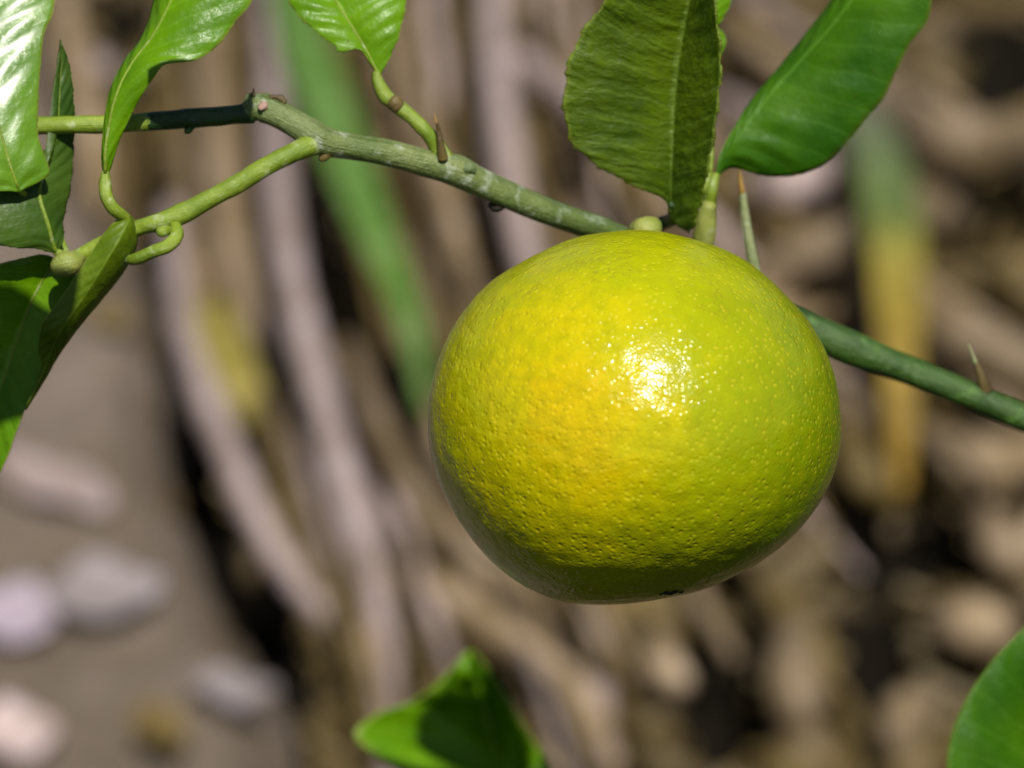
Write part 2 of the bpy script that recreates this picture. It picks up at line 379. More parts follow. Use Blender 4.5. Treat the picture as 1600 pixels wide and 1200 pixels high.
# pale bare soil on the left: a low mound with an uneven edge
edge = cr([gp(x, y)[:2]+[0] if False else (gp(x, y).x, gp(x, y).y, 0) for x, y in
           [(420, 1500), (395, 1200), (370, 1080), (325, 940), (268, 800), (225, 650), (200, 500), (175, 400), (150, 250), (60, 60), (-60, -200)]], 200)
ey = edge[:, 1]; ex = edge[:, 0]; o_ = np.argsort(ey); ey = ey[o_]; ex = ex[o_]
def hsoil(X, Y):
    e = np.interp(Y, ey, ex)+.006*fbm(X*3, Y*3, 9)
    t = np.clip((e-X)/.05, -1, 1)
    return -.055+.075*np.clip(t+.6, 0, 1)**.6+.004*fbm(X*2.5, Y*2.5, 5)*(t > 0)
tag(grid_sheet('soil_bank', np.linspace(-1.2, .15, 180), np.linspace(.1, 3.0, 220), hsoil, M['bare_soil'],
               keep=lambda x, y: x < np.interp(y, ey, ex)+.04), kind='structure')

# ------------------------------------------------------------------ fruit
FC = (990, 653)
zo = [(640,40),(760,42),(850,62),(930,88),(1010,125),(1080,180),(1150,250),(1210,320),(1255,400),(1285,480),(1300,560),(1303,640),(1295,720),(1275,790),(1240,860),(1190,930),(1130,990),(1060,1040),(980,1085),(900,1120),(800,1145),(700,1160),(600,1168),(500,1168),(420,1150),(340,1110),(270,1060),(200,990),(150,920),(110,850),(80,770),(62,690),(57,620),(62,540),(80,450),(110,370),(150,300),(210,225),(280,170),(360,125),(440,85),(530,55)]
ol = np.array([(640+a*.5166-FC[0], FC[1]-(340+b*.5166)) for a, b in zo])
oa = np.arctan2(ol[:, 1], ol[:, 0]); orr = np.hypot(ol[:, 0], ol[:, 1]); ii = np.argsort(oa); oa = oa[ii]; orr = orr[ii]
aa = np.linspace(-math.pi, math.pi, 721)[:-1]
ro = np.interp(aa, oa, orr, period=2*math.pi)
k_ = np.exp(-(np.arange(-30, 31)/9.)**2); k_ /= k_.sum()
ro = np.convolve(np.concatenate([ro[-30:], ro, ro[:30]]), k_, 'valid')
def fruit_r(phi): return np.interp(phi, aa, ro, period=2*math.pi)
FS = PX*FOCUS
RM = 302.0
def fruit_surf(phi, cz):
    """local point (metres) for image angle phi and cos of the angle from the view axis"""
    sz = np.sqrt(np.maximum(0, 1-cz*cz))
    base = 1/np.sqrt((np.cos(phi)/322)**2+(np.sin(phi)/293)**2)
    R = base+(fruit_r(phi)-base)*sz**2
    q = np.clip((-np.sin(phi)*.95-np.cos(phi)*.30)*sz, 0, 1)
    zz = 322*cz*np.where(cz > 0, 1-.05*q**1.8, 1)-.05*293*np.sin(phi)*sz*np.maximum(cz, 0)
    return np.stack([np.cos(phi)*R*sz, np.sin(phi)*R*sz, zz], -1)*FS
import bmesh
bm = bmesh.new(); bmesh.ops.create_icosphere(bm, subdivisions=7, radius=1)
co = np.array([v.co[:] for v in bm.verts])
phi = np.arctan2(co[:, 1], co[:, 0]); P = fruit_surf(phi, co[:, 2])
def lump(co, seed, f, n):
    rs = np.random.RandomState(seed); h = np.zeros(len(co))
    for _ in range(n):
        d = rs.normal(size=3); d /= np.linalg.norm(d)
        h += np.sin(co@d*f*(.7+.6*rs.rand())+rs.rand()*6.28)
    return h/math.sqrt(n)
P *= (1+.0022*lump(co, 1, 9, 8)+.0012*lump(co, 2, 26, 14)+.0009*lump(co, 3, 62, 24))[:, None]
def dimple(dirv, depth, width):
    global P
    d = np.array(dirv, float); d /= np.linalg.norm(d)
    P = P*(1-depth*np.exp(-((1-co@d)/width)))[:, None]
dimple((.17, -.86, .46), .012, .004)                       # blossom end
dimple((.13, .86, -.50), .05, .01)                         # stem end
for v, p in zip(bm.verts, P): v.co = p
me = bpy.data.meshes.new('mandarin'); bm.to_mesh(me); bm.free()
me.polygons.foreach_set('use_smooth', [True]*len(me.polygons)); me.materials.append(M['rind'])
R3 = Matrix((rgt, upv, -fwd)).transposed().to_4x4()
fruit = bpy.data.objects.new('mandarin', me); col.objects.link(fruit)
fruit.matrix_world = Matrix.Translation(at(*FC, 0)) @ R3
tag(fruit, 'ripening yellow-green mandarin with glossy pitted rind hanging from the green branch', 'fruit')
bpy.context.view_layer.update()

# ------------------------------------------------------------------ branch
branch = empty('citrus_branch', at(505, 222, 8))
tag(branch, 'green citrus branch with glossy leaves, side twigs and thorns above the mandarin', 'branch')
main = tube('main_stem', [(384,180,8,15),(392,170,8,21),(405,167,8,24),(432,177,8,22),(470,198,8,22),(500,218,8,25),(530,226,9,22),(600,238,10,21),(680,258,12,22),(712,266,13,25),(750,285,15,22),(850,328,20,21),(950,365,27,21),(1080,425,37,22),(1200,483,41,23),(1270,516,42,25),(1320,540,42,27),(1400,571,42,23),(1500,611,42,22),(1600,653,42,22),(1720,700,42,25),(1900,860,44,30),(2000,1300,50,36),(2020,2500,70,46),(2030,4400,110,55)],
            M['bark_branch'], branch, n=360, sides=22, rough=.045, seed=3)
tube('twig', [(-120,205,10,15),(0,198,8,15),(115,195,7,14),(170,194,7,14.5),(236,190,7,14.5)], M['twig_green'], branch, n=90, sides=16, rough=.04, seed=5)
tube('twig', [(520,222,11,17),(500,221,8.5,20),(478,230,6.5,17),(430,252,4.5,15),(370,288,4,15),(320,315,4,15),(280,336,4,16.5),(245,348,4,14),(215,357,5,13),(160,382,6,13),(118,404,7,13),(100,410,8,12)], M['twig_green'], branch, n=120, sides=16, rough=.04, seed=8)
tube('twig', [(692,248,12,17),(682,228,11,13),(668,208,10,11.5),(645,185,10,11.5),(624,168,10,12),(615,160,10,13)], M['twig_green'], branch, n=50, sides=14, rough=.05, seed=9)
tube('twig', [(232,190,7,14.8),(310,184,7,15.4),(360,180,8,15.4),(396,176,8,17)], M['bark_painted_shade'], branch, n=50, sides=16, rough=.04, seed=6)  # stretch in shadow, the shade painted into its colour
tube('joint_ring', [(624,170,9.5,11.5),(617,161,9.5,13.8),(611,157,9.5,11.5)], M['brown'], branch, n=14, sides=14, rough=.08)
tube('leaf_scar', [(406,170,5,4),(412,165,5.8,7),(416,162,6.2,4)], M['scar'], main, n=12, sides=12, rough=.15)
tube('bark_rim', [(384,160,7.5,5),(392,152,7.5,7),(400,149,7.5,5)], M['bark_green'], main, n=12, sides=12, rough=.2, seed=4)
tube('bark_rim', [(396,150,6.5,3),(397,142,6.5,2),(396,138,6.5,1)], M['brown'], main, n=8, sides=8)
tube('bark_rim', [(420,152,7,4),(436,153,7,5),(446,160,7,4)], M['brown'], main, n=12, sides=10, rough=.2, seed=6)
tube('bud', [(704,262,12.5,9),(709,251,12,12),(712,244,12,7)], M['bark_green'], main, n=14, sides=14, rough=.1)
tube('bud', [(722,268,12,8),(732,262,11.5,9),(742,268,12,5)], M['bark_green'], main, n=14, sides=14, rough=.1)
tube('bud', [(790,318,17,8),(776,322,17,9),(766,319,17,5)], M['dark_scar'], main, n=14, sides=12, rough=.1)
tube('bud', [(515,236,8,10),(505,246,8,7),(500,249,8,4)], M['brown'], main, n=12, sides=12, rough=.1)
tube('bud', [(300,196,7,7),(293,204,7,6),(290,208,7,3)], M['bark_painted_shade'], main, n=10, sides=10, rough=.1)
tube('bud', [(128,404,6,9),(112,410,4,19),(96,414,4,19),(86,414,5,10)], M['bud'], branch, n=24, sides=18, rough=.04)
tube('bud', [(1004,398,36,16),(1004,380,26,20),(1005,366,18,26),(1014,357,14,21)], M['bud'], branch, n=24, sides=18, rough=.10)
tube('bud', [(1090,420,38,14),(1097,392,33,16),(1102,360,31,18),(1104,335,30,15),(1110,318,29,10)], M['bud'], branch, n=30, sides=18, rough=.06)
tube('bud', [(262,360,3,8),(252,362,1.5,9),(246,364,1.5,5)], M['twig_green'], branch, n=14, sides=12, rough=.05)
th = tube('thorn', [(1190,480,42,14),(1184,450,40,11),(1174,398,37,9),(1165,345,35,7.5),(1160,300,33.5,5.5)], M['thorn'], branch, n=40, sides=12)
tube('thorn_tip', [(1160,302,33.5,5.5),(1157,280,33,3.4),(1156,266,32.5,1.2)], M['thorn_tip'], th, n=14, sides=12)
th = tube('thorn', [(692,248,10,9),(689,228,9,6),(685,205,8.5,3.5),(682,192,8,2.4)], M['brown'], branch, n=24, sides=10)
tube('thorn_tip', [(682,193,8,2.4),(680,182,8,1.5),(679,176,8,.6)], M['thorn_tip'], th, n=10, sides=8)
th = tube('thorn', [(1540,612,41,11),(1533,588,40,7),(1524,566,39.5,3.2)], M['brown'], branch, n=20, sides=10)
tube('thorn_tip', [(1524,567,39.5,3.2),(1517,548,39,1.8),(1513,538,39,.6)], M['thorn'], th, n=10, sides=8)

def leaf(parent, Lp, Mp, Rp, mat, bulge=.10, vamp=.0, nveins=13, rows=90, half=16, wave=.0, seed=0, pet=None, pet_mat='twig_green', petr=9, rib=True, ribr=3.2, serr=1.2, ribside=1):
    """blade between left margin, midrib and right margin, each a list of (px,py,d)"""
    rs = np.random.RandomState(seed)
    c = [cr([tuple(p) if isinstance(p, Vector) else tuple(at(*p)) for p in q], rows) for q in (Lp, Mp, Rp)]
    Lm, Mm, Rm = c
    T = np.gradient(Mm, axis=0); T /= np.linalg.norm(T, axis=1)[:, None]
    Wd = Rm-Lm; Nn = np.cross(Wd, T); ln = np.linalg.norm(Nn, axis=1)[:, None]
    good = np.where(ln[:, 0] > 1e-7)[0]
    Nn = Nn/(ln+1e-12)
    for i in range(rows):
        if i not in good: Nn[i] = Nn[good[np.argmin(abs(good-i))]]
    if (Nn[rows//2]).dot(np.array(-fwd)) < 0: Nn = -Nn
    v = np.linspace(0, 1, rows)
    V = []; U = []
    ph = rs.rand(6)*6.28
    for i in range(rows):
        wl = np.linalg.norm(Lm[i]-Mm[i]); wr = np.linalg.norm(Rm[i]-Mm[i])
        for j in range(-half, half+1):
            a = abs(j)/half; E = Lm[i] if j < 0 else Rm[i]; wd = wl if j < 0 else wr
            e = a
            if a > .99:
                s_ = serr*1e-4*(math.sin(v[i]*170+ph[0])*.5+math.sin(v[i]*67+ph[1])+.7*math.sin(v[i]*311+ph[2]))
                e = 1+(s_/wd if wd > 1e-3 else 0)
            p = Mm[i]*(1-e)+E*e
            h = bulge*wd*(1-(2*a-1)**2)
            h += vamp*.001*min(1, wd/.006)*(math.sin(2*math.pi*(v[i]*nveins-a*1.6+.25*math.sin(v[i]*9+ph[3])))*math.sin(math.pi*min(1, a*1.02))**.7)
            h += wave*.001*a*a*math.sin(v[i]*11+ph[4]+(0 if j < 0 else 2))
            V.append(p+Nn[i]*h); U.append((.5+.5*j/half, v[i]))
    nc = 2*half+1; F = []
    for i in range(rows-1):
        for j in range(nc-1):
            F.append((i*nc+j, i*nc+j+1, (i+1)*nc+j+1, (i+1)*nc+j))
    o = mesh_obj('leaf', V, F, M[mat], parent, U)
    so = o.modifiers.new('thickness', 'SOLIDIFY'); so.thickness = .00032; so.offset = 0
    if rib:
        RP = [(*(Mm[i]+Nn[i]*(.00012*ribside)), ribr*1e-4*(1-.8*v[i])) for i in range(1, rows-3, 4)]
        Vv, Ff, Uu = sweep(RP, n=60, sides=8)
        mesh_obj('midrib', Vv, Ff, M[mat] if ribside < 0 else M['twig_green'], o, Uu)
    if pet:
        tube('petiole', pet, M[pet_mat], o, n=36, sides=12, rough=.03, seed=seed)
    return o
# broad glossy leaf at the frame's left edge
leaf(branch, [(30,300,0),(-60,288,-3),(-130,200,-2),(-160,40,2),(-120,-200,8),(0,-330,14)],
     [(30,300,0),(10,240,-1),(-10,150,0),(-15,40,3),(0,-150,8),(0,-330,14)],
     [(30,300,0),(70,278,1.0),(77,262,1.2),(60,215,1),(60,150,2),(68,60,4),(86,0,6),(90,-150,10),(0,-330,14)], 'leaf_glossy', bulge=.05, vamp=.10, wave=.2, seed=1, serr=.6,
     pet=[(104,404,10,9),(92,372,13,7),(70,335,12,6),(30,296,1,5)], rib=True, ribr=2.5)
# upright folded leaf beside it, dark underside
leaf(branch, [(88,396,6),(55,388,4),(20,386,2),(-40,375,0),(-70,330,0),(-30,280,2),(40,278,4),(72,262,5),(72,230,6),(82,150,8),(95,62,10)],
     [(88,396,6),(82,380,5),(74,350,4),(62,310,4),(64,285,5),(78,250,7),(88,200,8),(92,150,9),(94,110,10),(95,85,10),(95,62,10)],
     [(88,396,6),(99,375,6),(98,345,8),(108,300,9),(113,260,10),(116,200,11),(115,160,11),(112,125,11),(106,95,11),(100,75,10),(95,62,10)], 'leaf_dark', bulge=.05, vamp=.05, seed=2,
     pet=[(108,410,6,9),(98,400,6,8),(86,392,6,6)], ribr=4)
# twisted leaf hanging over the thin twig
leaf(branch, [(165,276,0),(160,258,0),(161,215,0),(172,145,1),(195,95,3),(222,58,4),(240,5,6),(255,-80,8),(300,-230,12)],
     [(165,276,0),(164,255,-1),(168,210,-1),(182,150,-1),(208,98,0),(238,58,1),(268,0,2),(300,-80,5),(300,-230,12)],
     [(165,276,0),(172,262,0),(186,220,0),(216,158,-1),(246,112,-2),(262,99,-2),(310,92,-1),(345,66,0),(372,30,1),(396,-2,2),(420,-80,5),(300,-230,12)], 'leaf_fresh', bulge=.10, vamp=.05, wave=.1, seed=3, serr=.5,
     pet=[(205,352,5,9),(192,338,2,10),(176,325,0,10),(166,305,-.5,10),(164,285,0,10),(165,268,0,6)], ribr=3)
# nibbled leaf on the short side twig
leaf(branch, [(592,118,10),(578,98,9.5),(566,80,9),(556,76,9),(541,80,9),(527,80,9),(523,72,9),(482,40,9),(450,0,10),(430,-80,12),(500,-220,16)],
     [(592,118,10),(580,95,10),(570,76,10),(562,62,10),(552,46,10),(542,30,10),(530,10,10.5),(515,-15,11),(500,-50,12),(480,-110,14),(500,-220,16)],
     [(592,118,10),(599,108,10),(606,95,10),(612,84,10),(618,70,10),(624,54,10),(629,34,10.5),(634,10,11),(636,-20,12),(610,-110,14),(500,-220,16)], 'leaf_fresh', bulge=.09, vamp=.10, seed=4, serr=1.2,
     pet=[(614,160,10,11),(604,152,10,12),(596,140,10,11),(590,125,10,9),(588,112,10,6)], ribr=3)
# large crinkled leaf behind the stem end
leaf(branch, [(1048,330,24),(1040,309,23),(1010,298,21),(960,275,18),(915,245,15.5),(890,215,14),(881,170,12),(886,105,10),(908,52,9),(945,0,7),(990,-70,4),(1090,-170,0)],
     [(1050,345,25),(1049,320,24),(1048,290,22.5),(1050,250,21),(1052,200,19.5),(1055,150,18),(1060,100,16),(1068,50,14),(1076,10,12),(1084,-30,10),(1092,-90,6),(1090,-170,0)],
     [(1078,363,24),(1090,340,21),(1098,310,19),(1106,270,15.5),(1113,230,13),(1119,190,10.5),(1124,150,8.5),(1127,110,7),(1126,70,5.5),(1120,25,4),(1112,-60,2),(1090,-170,0)], 'leaf_mature', bulge=.05, vamp=.16, nveins=15, seed=5, serr=2.6,
     pet=[(1010,385,35,9),(1030,352,33,11),(1044,345,31,11),(1052,338,27,10),(1050,318,23.5,6)], pet_mat='bark_painted_shade', ribr=3.0, ribside=-1)  # petiole coloured dark for the shadow this leaf casts on it
# small leaf peeping out behind it
leaf(branch, [(1112,110,34),(1104,60,34),(1100,0,34),(1095,-60,34),(1110,-120,34)],
     [(1112,110,34),(1114,60,33.5),(1116,0,33),(1115,-60,33),(1110,-120,34)],
     [(1112,110,34),(1127,84,34),(1134,64,34),(1130,52,34),(1118,42,34),(1124,36,34),(1138,12,34),(1143,-10,34),(1135,-60,34),(1110,-120,34)], 'leaf_fresh', bulge=.05, seed=6, rib=False,
     pet=[(1100,330,30,7),(1112,220,32,5),(1112,100,34,4)])
# leaf reaching up to the right
leaf(branch, [(1117,280,29),(1125,240,31),(1150,195,34),(1180,150,36),(1230,90,38),(1285,20,38),(1330,-40,37),(1400,-110,35),(1470,-150,32)],
     [(1117,280,29),(1138,235,32),(1165,195,34),(1200,150,34.5),(1245,100,35),(1295,45,34),(1340,-10,33),(1405,-85,32),(1470,-150,32)],
     [(1117,280,29),(1132,266,32),(1152,263,35),(1200,275,36),(1258,270,35),(1302,245,34),(1350,190,32),(1382,150,31),(1402,108,30),(1420,72,29.5),(1450,30,29),(1458,-10,28.5),(1480,-80,29),(1470,-150,32)], 'leaf_deep', bulge=.12, vamp=.16, nveins=9, seed=7, serr=.5, rib=False,
     pet=[(1104,345,31,11),(1108,320,30,10),(1113,295,29,9),(1119,272,29.5,6)], ribr=3.5)
# big folded leaf at the lower left: broad face and turned-up half
leaf(branch, [(90,404,10),(60,398,9),(0,412,8),(-90,430,8),(-170,520,10),(-180,640,12),(-140,760,14),(-60,830,16)],
     [(90,404,10),(70,430,11),(50,470,12),(30,520,13),(10,580,14),(-10,640,14),(-25,720,15),(-60,830,16)],
     [(90,404,10),(118,425,11),(112,470,12),(92,535,12),(72,580,12),(38,643,12),(2,735,13),(-60,830,16)], 'leaf_fresh', bulge=.05, vamp=.05, seed=8, serr=.5,
     pet=[(105,410,8,10),(98,407,9,9),(85,410,10,6)], ribr=3)
leaf(branch, [(200,338,2),(185,343,1.5),(165,362,1),(148,388,1),(118,432,1),(85,480,2),(66,506,3),(60,545,6),(66,570,8),(45,625,9)],
     [(203,338,2.5),(198,350,1),(185,375,0),(165,408,0),(140,448,1),(110,492,2),(92,520,3),(80,548,6),(66,585,8),(42,632,9)],
     [(206,340,3),(211,358,4),(212,385,5),(192,425,6),(160,466,7),(125,508,7),(98,545,8),(85,565,9),(70,592,10),(40,640,10)], 'leaf_olive', bulge=.08, vamp=.05, seed=9, serr=.4,
     rib=False, pet=[(272,345,4,9),(276,368,2,11),(262,384,1,11),(240,393,1,10),(215,404,2,10),(202,406,4,8),(192,400,6,5)], ribr=2.5)
# unseen leaves and twigs added over the frame, shaped to shade the thin twig and the big folded leaf
def sw(px, py, d, mm): return at(px, py, d)+L*(mm*.001)
V, F, U = sweep([(*p, r) for p, r in ((at(-120,205,10), .0015), (sw(-220,260,10,40), .0014), (sw(-255,400,10,90), .0013), (sw(-235,500,10,130), .0012), (sw(-180,540,10,150), .0007))], n=50, sides=12, rough=.04)  # unseen twig added to carry the lower shading leaf
mesh_obj('twig', V, F, M['twig_green'], branch, U)
leaf(branch, [sw(225,180,7,75), sw(260,162,7,72), sw(310,158,7,70), sw(360,156,7,68), sw(392,160,7,66)],
     [sw(225,185,7,68), sw(260,183,7,65), sw(310,181,7,63), sw(360,177,7,61), sw(395,170,7,60)],
     [sw(225,195,7,61), sw(260,208,7,58), sw(310,206,7,56), sw(360,201,7,54), sw(390,190,7,52)], 'leaf_deep', seed=12, bulge=.02)
V, F, U = sweep([(*p, r) for p, r in ((sw(388,174,7,60), .0004), (sw(408,60,7,90), .0007), (sw(425,-100,7,125), .0009), (sw(300,-500,0,150), .0010), (sw(-200,-480,5,140), .0011), (sw(-300,-200,10,120), .0012), (sw(-255,400,10,90), .0013))], n=50, sides=10)  # unseen twig added for the other shading leaf, routed clear of visible leaves
mesh_obj('twig', V, F, M['twig_green'], branch, U)
leaf(branch, [sw(-190,420,10,130), sw(-100,440,10,130), sw(-20,448,10,130), sw(40,452,10,128), sw(70,470,10,128), sw(95,478,10,128), sw(118,480,10,128)],
     [sw(-190,540,10,150), sw(-120,545,10,146), sw(-40,548,10,142), sw(20,540,10,140), sw(60,520,10,138), sw(95,500,10,135), sw(118,482,10,128)],
     [sw(-190,640,10,165), sw(-120,650,10,160), sw(-60,648,10,157), sw(-10,642,10,154), sw(50,632,10,150), sw(105,560,10,140), sw(120,488,10,129)], 'leaf_deep', seed=13, bulge=.02)

# calyx, stalk and scar of the mandarin
def fs_point(px, py, back=False):
    dx, dy = px-FC[0], FC[1]-py; ph = math.atan2(dy, dx); s = min(.999, math.hypot(dx, dy)/float(fruit_r(ph)))
    p = fruit_surf(np.array([ph]), np.array([(-1 if back else 1)*math.sqrt(1-s*s)]))[0]
    return fruit.matrix_world @ Vector(p)
c0 = fs_point(1035, 400, True)
out = (c0-fruit.matrix_world.translation).normalized()
stk = at(1030, 402, 36)
V, F, U = sweep([(*(c0-out*.002), .0022), (*(c0+out*.0015), .0022), (*(c0.lerp(stk, .6)+out*.001), .002), (*stk, .0024)], n=24, sides=14, rough=.05)
mesh_obj('stalk', V, F, M['twig_green'], fruit, U)
V, F, U = sweep([(*(c0-out*.0025), .0048), (*(c0-out*.0005), .0050), (*(c0+out*.0006), .0042), (*(c0+out*.0014), .0024)], n=14, sides=20, rough=.12)
mesh_obj('calyx', V, F, M['bud'], fruit, U)
for px, py, r in ((1036, 919, 7), (1050, 918, 7), (1044, 921, 7), (1060, 919, 5), (1028, 921, 4)):
    c1 = fs_point(px, py); o1 = (c1-fruit.matrix_world.translation).normalized()
    V, F, U = sweep([(*(c1-o1*.0010), r*1.1e-4), (*(c1-o1*.0003), r*1.2e-4), (*(c1+o1*.00015), r*.7e-4)], n=10, sides=12, rough=.15, seed=int(px))
    mesh_obj('style_scar', V, F, M['dark_scar'], fruit, U)

# ------------------------------------------------------------------ other shoots
def shoot(name, label, grp=None):
    e = empty(name, (0, 0, 0)); return e
sh = empty('citrus_shoot', gp(760, 2600))
tag(sh, 'young citrus shoot with one ribbed bright green leaf below and behind the mandarin', 'shoot')
tube('stem', [(800,1235,198,12),(850,1400,198,14),(900,1800,208,16),(900,2600,238,18)], M['twig_green'], sh, n=60, sides=12)
leaf(sh, [(800,1240,185),(720,1240,180),(640,1215,175),(565,1165,173),(556,1140,173),(595,1112,177),(640,1098,181),(675,1075,185),(705,1045,189),(734,1015,195)],
     [(800,1240,185),(790,1210,191),(778,1175,197),(768,1140,201),(758,1110,203),(752,1085,203),(747,1062,202),(743,1045,200),(739,1030,198),(734,1015,195)],
     [(800,1240,185),(850,1235,181),(862,1205,183),(835,1160,187),(810,1120,191),(790,1085,194),(772,1058,196),(758,1038,197),(746,1024,196),(734,1015,195)], 'leaf_fresh', bulge=.05, vamp=1.4, nveins=4.2, seed=21, serr=.4)
sh = empty('citrus_shoot', gp(1700, 2600))
tag(sh, 'low citrus shoot with one smooth rounded leaf, beside the tangled dead roots', 'shoot')
tube('stem', [(1640,1330,60,12),(1680,1500,65,14),(1700,2000,80,16),(1700,3400,110,18)], M['twig_green'], sh, n=60, sides=12)
leaf(sh, [(1640,1330,60),(1560,1320,60),(1490,1250,60),(1480,1180,60),(1500,1110,62),(1540,1045,64),(1590,990,66),(1650,940,68),(1740,900,72)],
     [(1640,1330,60),(1630,1270,66),(1620,1210,68),(1620,1150,70),(1630,1100,70),(1650,1050,70),(1670,1010,70),(1700,960,70),(1740,900,72)],
     [(1640,1330,60),(1720,1300,60),(1760,1240,60),(1780,1180,60),(1785,1120,62),(1785,1060,64),(1780,1010,66),(1770,950,68),(1740,900,72)], 'leaf_deep', bulge=.10, vamp=.5, nveins=8, seed=22, serr=.4)

# ------------------------------------------------------------------ dry stalks, blades and litter
def stalk(pts, rpx, mat, name='dry_stalk', flat=.7, seed=0, rough=.08, taper=.75, n=60, sides=12, parent=None):
    """pts: (px,py,height mm over the ground)"""
    P = []
    for i, p in enumerate(pts):
        t = i/(len(pts)-1); g = gp(p[0], p[1], p[2]*.00125)
        P.append((*g, rpx*gscale(p[0], p[1])*(1-(1-taper)*abs(2*t-1)**2)))
    V, F, U = sweep(P, n=n, sides=sides, flat=flat, rough=rough, seed=seed)
    return mesh_obj(name, V, F, M[mat], parent, U)
def blade(name, pts, wpx, mats, fold=.25, seed=0):
    """strap leaf lying over the litter; mats: list of (material, from t, to t)"""
    P = [(*gp(p[0], p[1], p[2]*.00125), wpx*gscale(p[0], p[1])) for p in pts]
    S = cr(P, 80); C = S[:, :3]; T = np.gradient(C, axis=0); T /= np.linalg.norm(T, axis=1)[:, None]
    wv = np.cross(T, np.array([0, -.3, 1.])); wv /= np.linalg.norm(wv, axis=1)[:, None]; nn = np.cross(wv, T)
    root = None
    for k, (mt, a, b) in enumerate(mats):
        i0, i1 = int(a*79), int(b*79)+1; V = []; U = []
        for i in range(i0, i1):
            t = i/79; hw = S[i, 3]*(math.sin(math.pi*min(1, .12+t*.86))**.6)
            for j in range(-5, 6):
                u = j/5; V.append(C[i]+wv[i]*u*hw+nn[i]*hw*fold*abs(u)**1.3); U.append((t*40, .5+u*.5))
        F = [(i*11+j, i*11+j+1, (i+1)*11+j+1, (i+1)*11+j) for i in range(i1-i0-1) for j in range(10)]
        o = mesh_obj(name if root is None else 'faded_tip', V, F, M[mt], root, U)
        so = o.modifiers.new('thickness', 'SOLIDIFY'); so.thickness = .0008; so.offset = 0
        root = root or o
    return root
exec_list = [
 # (points, radius px, material, label)
 ([(412,-90,25),(425,120,60),(436,300,75),(458,450,75),(502,620,65),(545,790,45),(588,940,25),(604,1100,14),(615,1290,10)], 36, 'dry_pale', 'long pale pinkish stalk bending down through the litter, left of the mandarin'),
 ([(318,-90,20),(326,60,45),(340,220,55),(365,380,45),(395,520,20)], 40, 'dry_tan', 'thick tan stalk beside the top of the long pale stalk'),
 ([(270,330,30),(278,450,50),(300,560,60),(350,690,60),(402,810,50),(470,920,30),(555,1008,12)], 31, 'dry_pale', 'curved pale stalk along the edge of the bare soil'),
 ([(640,20,20),(655,180,45),(700,330,45),(735,470,20)], 30, 'dry_tan', 'tan stalk beside the green strap leaf'),
 ([(768,-90,20),(775,90,60),(790,230,70),(815,360,60),(850,520,20)], 36, 'dry_pale', 'upright pale pink stalk behind the mandarin and the branch'),
 ([(780,80,50),(850,125,60),(930,180,60),(1010,260,20)], 30, 'dry_pale', 'pale slanting stalk crossing the upright pink one'),
 ([(545,540,20),(590,660,40),(655,780,45),(760,890,40),(860,960,15)], 28, 'dry_tan', 'slanting tan stalk running under the mandarin'),
 ([(585,830,20),(680,925,30),(800,1000,35),(905,1090,30),(960,1200,10)], 32, 'dry_tan', 'broad tan stalk behind the ribbed green leaf'),
 ([(900,860,15),(910,960,25),(930,1080,25),(940,1220,10)], 38, 'dry_pale', 'short pale stalk below the mandarin'),
 ([(1330,110,20),(1420,190,50),(1510,225,60),(1640,215,30)], 48, 'dry_tan', 'thick tan stalk arching beside the black hollow'),
 ([(1150,300,20),(1240,285,45),(1320,250,25)], 34, 'dry_pale', 'short lilac stalk under the leaf that reaches up'),
 ([(1380,470,20),(1480,520,40),(1640,600,30)], 52, 'dry_tan', 'wide tan stalk behind the thorny end of the branch'),
 ([(1180,440,20),(1300,380,40),(1420,330,40),(1500,340,15)], 40, 'dry_tan', 'tan stalk crossing behind the faded strap leaf'),
 ([(1440,690,15),(1540,720,40),(1650,715,30)], 38, 'dry_tan', 'horizontal tan stalk under the thorny end of the branch'),
 ([(1150,70,15),(1260,140,40),(1380,210,30)], 34, 'dry_tan', 'tan stalk half hidden by the two upper leaves'),
 ([(100,-60,20),(110,80,40),(140,200,40),(160,330,20)], 34, 'dry_tan', 'tan stalk between the glossy leaf and the twisted leaf'),
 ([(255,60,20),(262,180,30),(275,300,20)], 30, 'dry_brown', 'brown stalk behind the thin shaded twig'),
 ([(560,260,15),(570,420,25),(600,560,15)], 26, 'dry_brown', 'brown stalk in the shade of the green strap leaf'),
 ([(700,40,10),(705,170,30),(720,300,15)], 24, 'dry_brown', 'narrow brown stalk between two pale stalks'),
 ([(515,640,10),(560,760,25),(640,900,25),(700,1010,10)], 24, 'dry_pale', 'thin pale stalk running close to the long pale one'),
 ([(420,560,10),(440,680,20),(480,800,20),(530,890,8)], 22, 'dry_tan', 'thin tan stalk between the two curved pale stalks'),
 ([(600,400,10),(640,560,30),(690,700,30),(760,800,10)], 26, 'dry_tan', 'tan stalk just beside the lower end of the green strap leaf'),
 ([(790,290,40),(812,345,60),(836,410,40),(860,480,15)], 24, 'dry_white', 'short lilac-white stalk showing between the branch and the mandarin'),
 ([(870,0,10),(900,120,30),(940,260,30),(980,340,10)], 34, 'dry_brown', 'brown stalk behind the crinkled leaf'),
]
for i, (pts, r, mt, lab) in enumerate(exec_list):
    tag(stalk(pts, r, mt, seed=i), lab, 'stalk', 'dry stalks on the ground')
tag(blade('strap_leaf', [(440,-60,60),(480,80,80),(520,190,85),(580,350,85),(640,500,70),(668,650,40)], 36, [('blade_green', 0, 1)]),
    'long green strap leaf arching down behind the branch', 'leaf')
tag(blade('strap_leaf', [(1330,150,60),(1365,230,70),(1392,330,75),(1402,430,70),(1405,560,60),(1410,770,20)], 40, [('blade_fading', 0, 1)]),
    'drooping strap leaf, green above and orange-yellow at its tip', 'leaf')
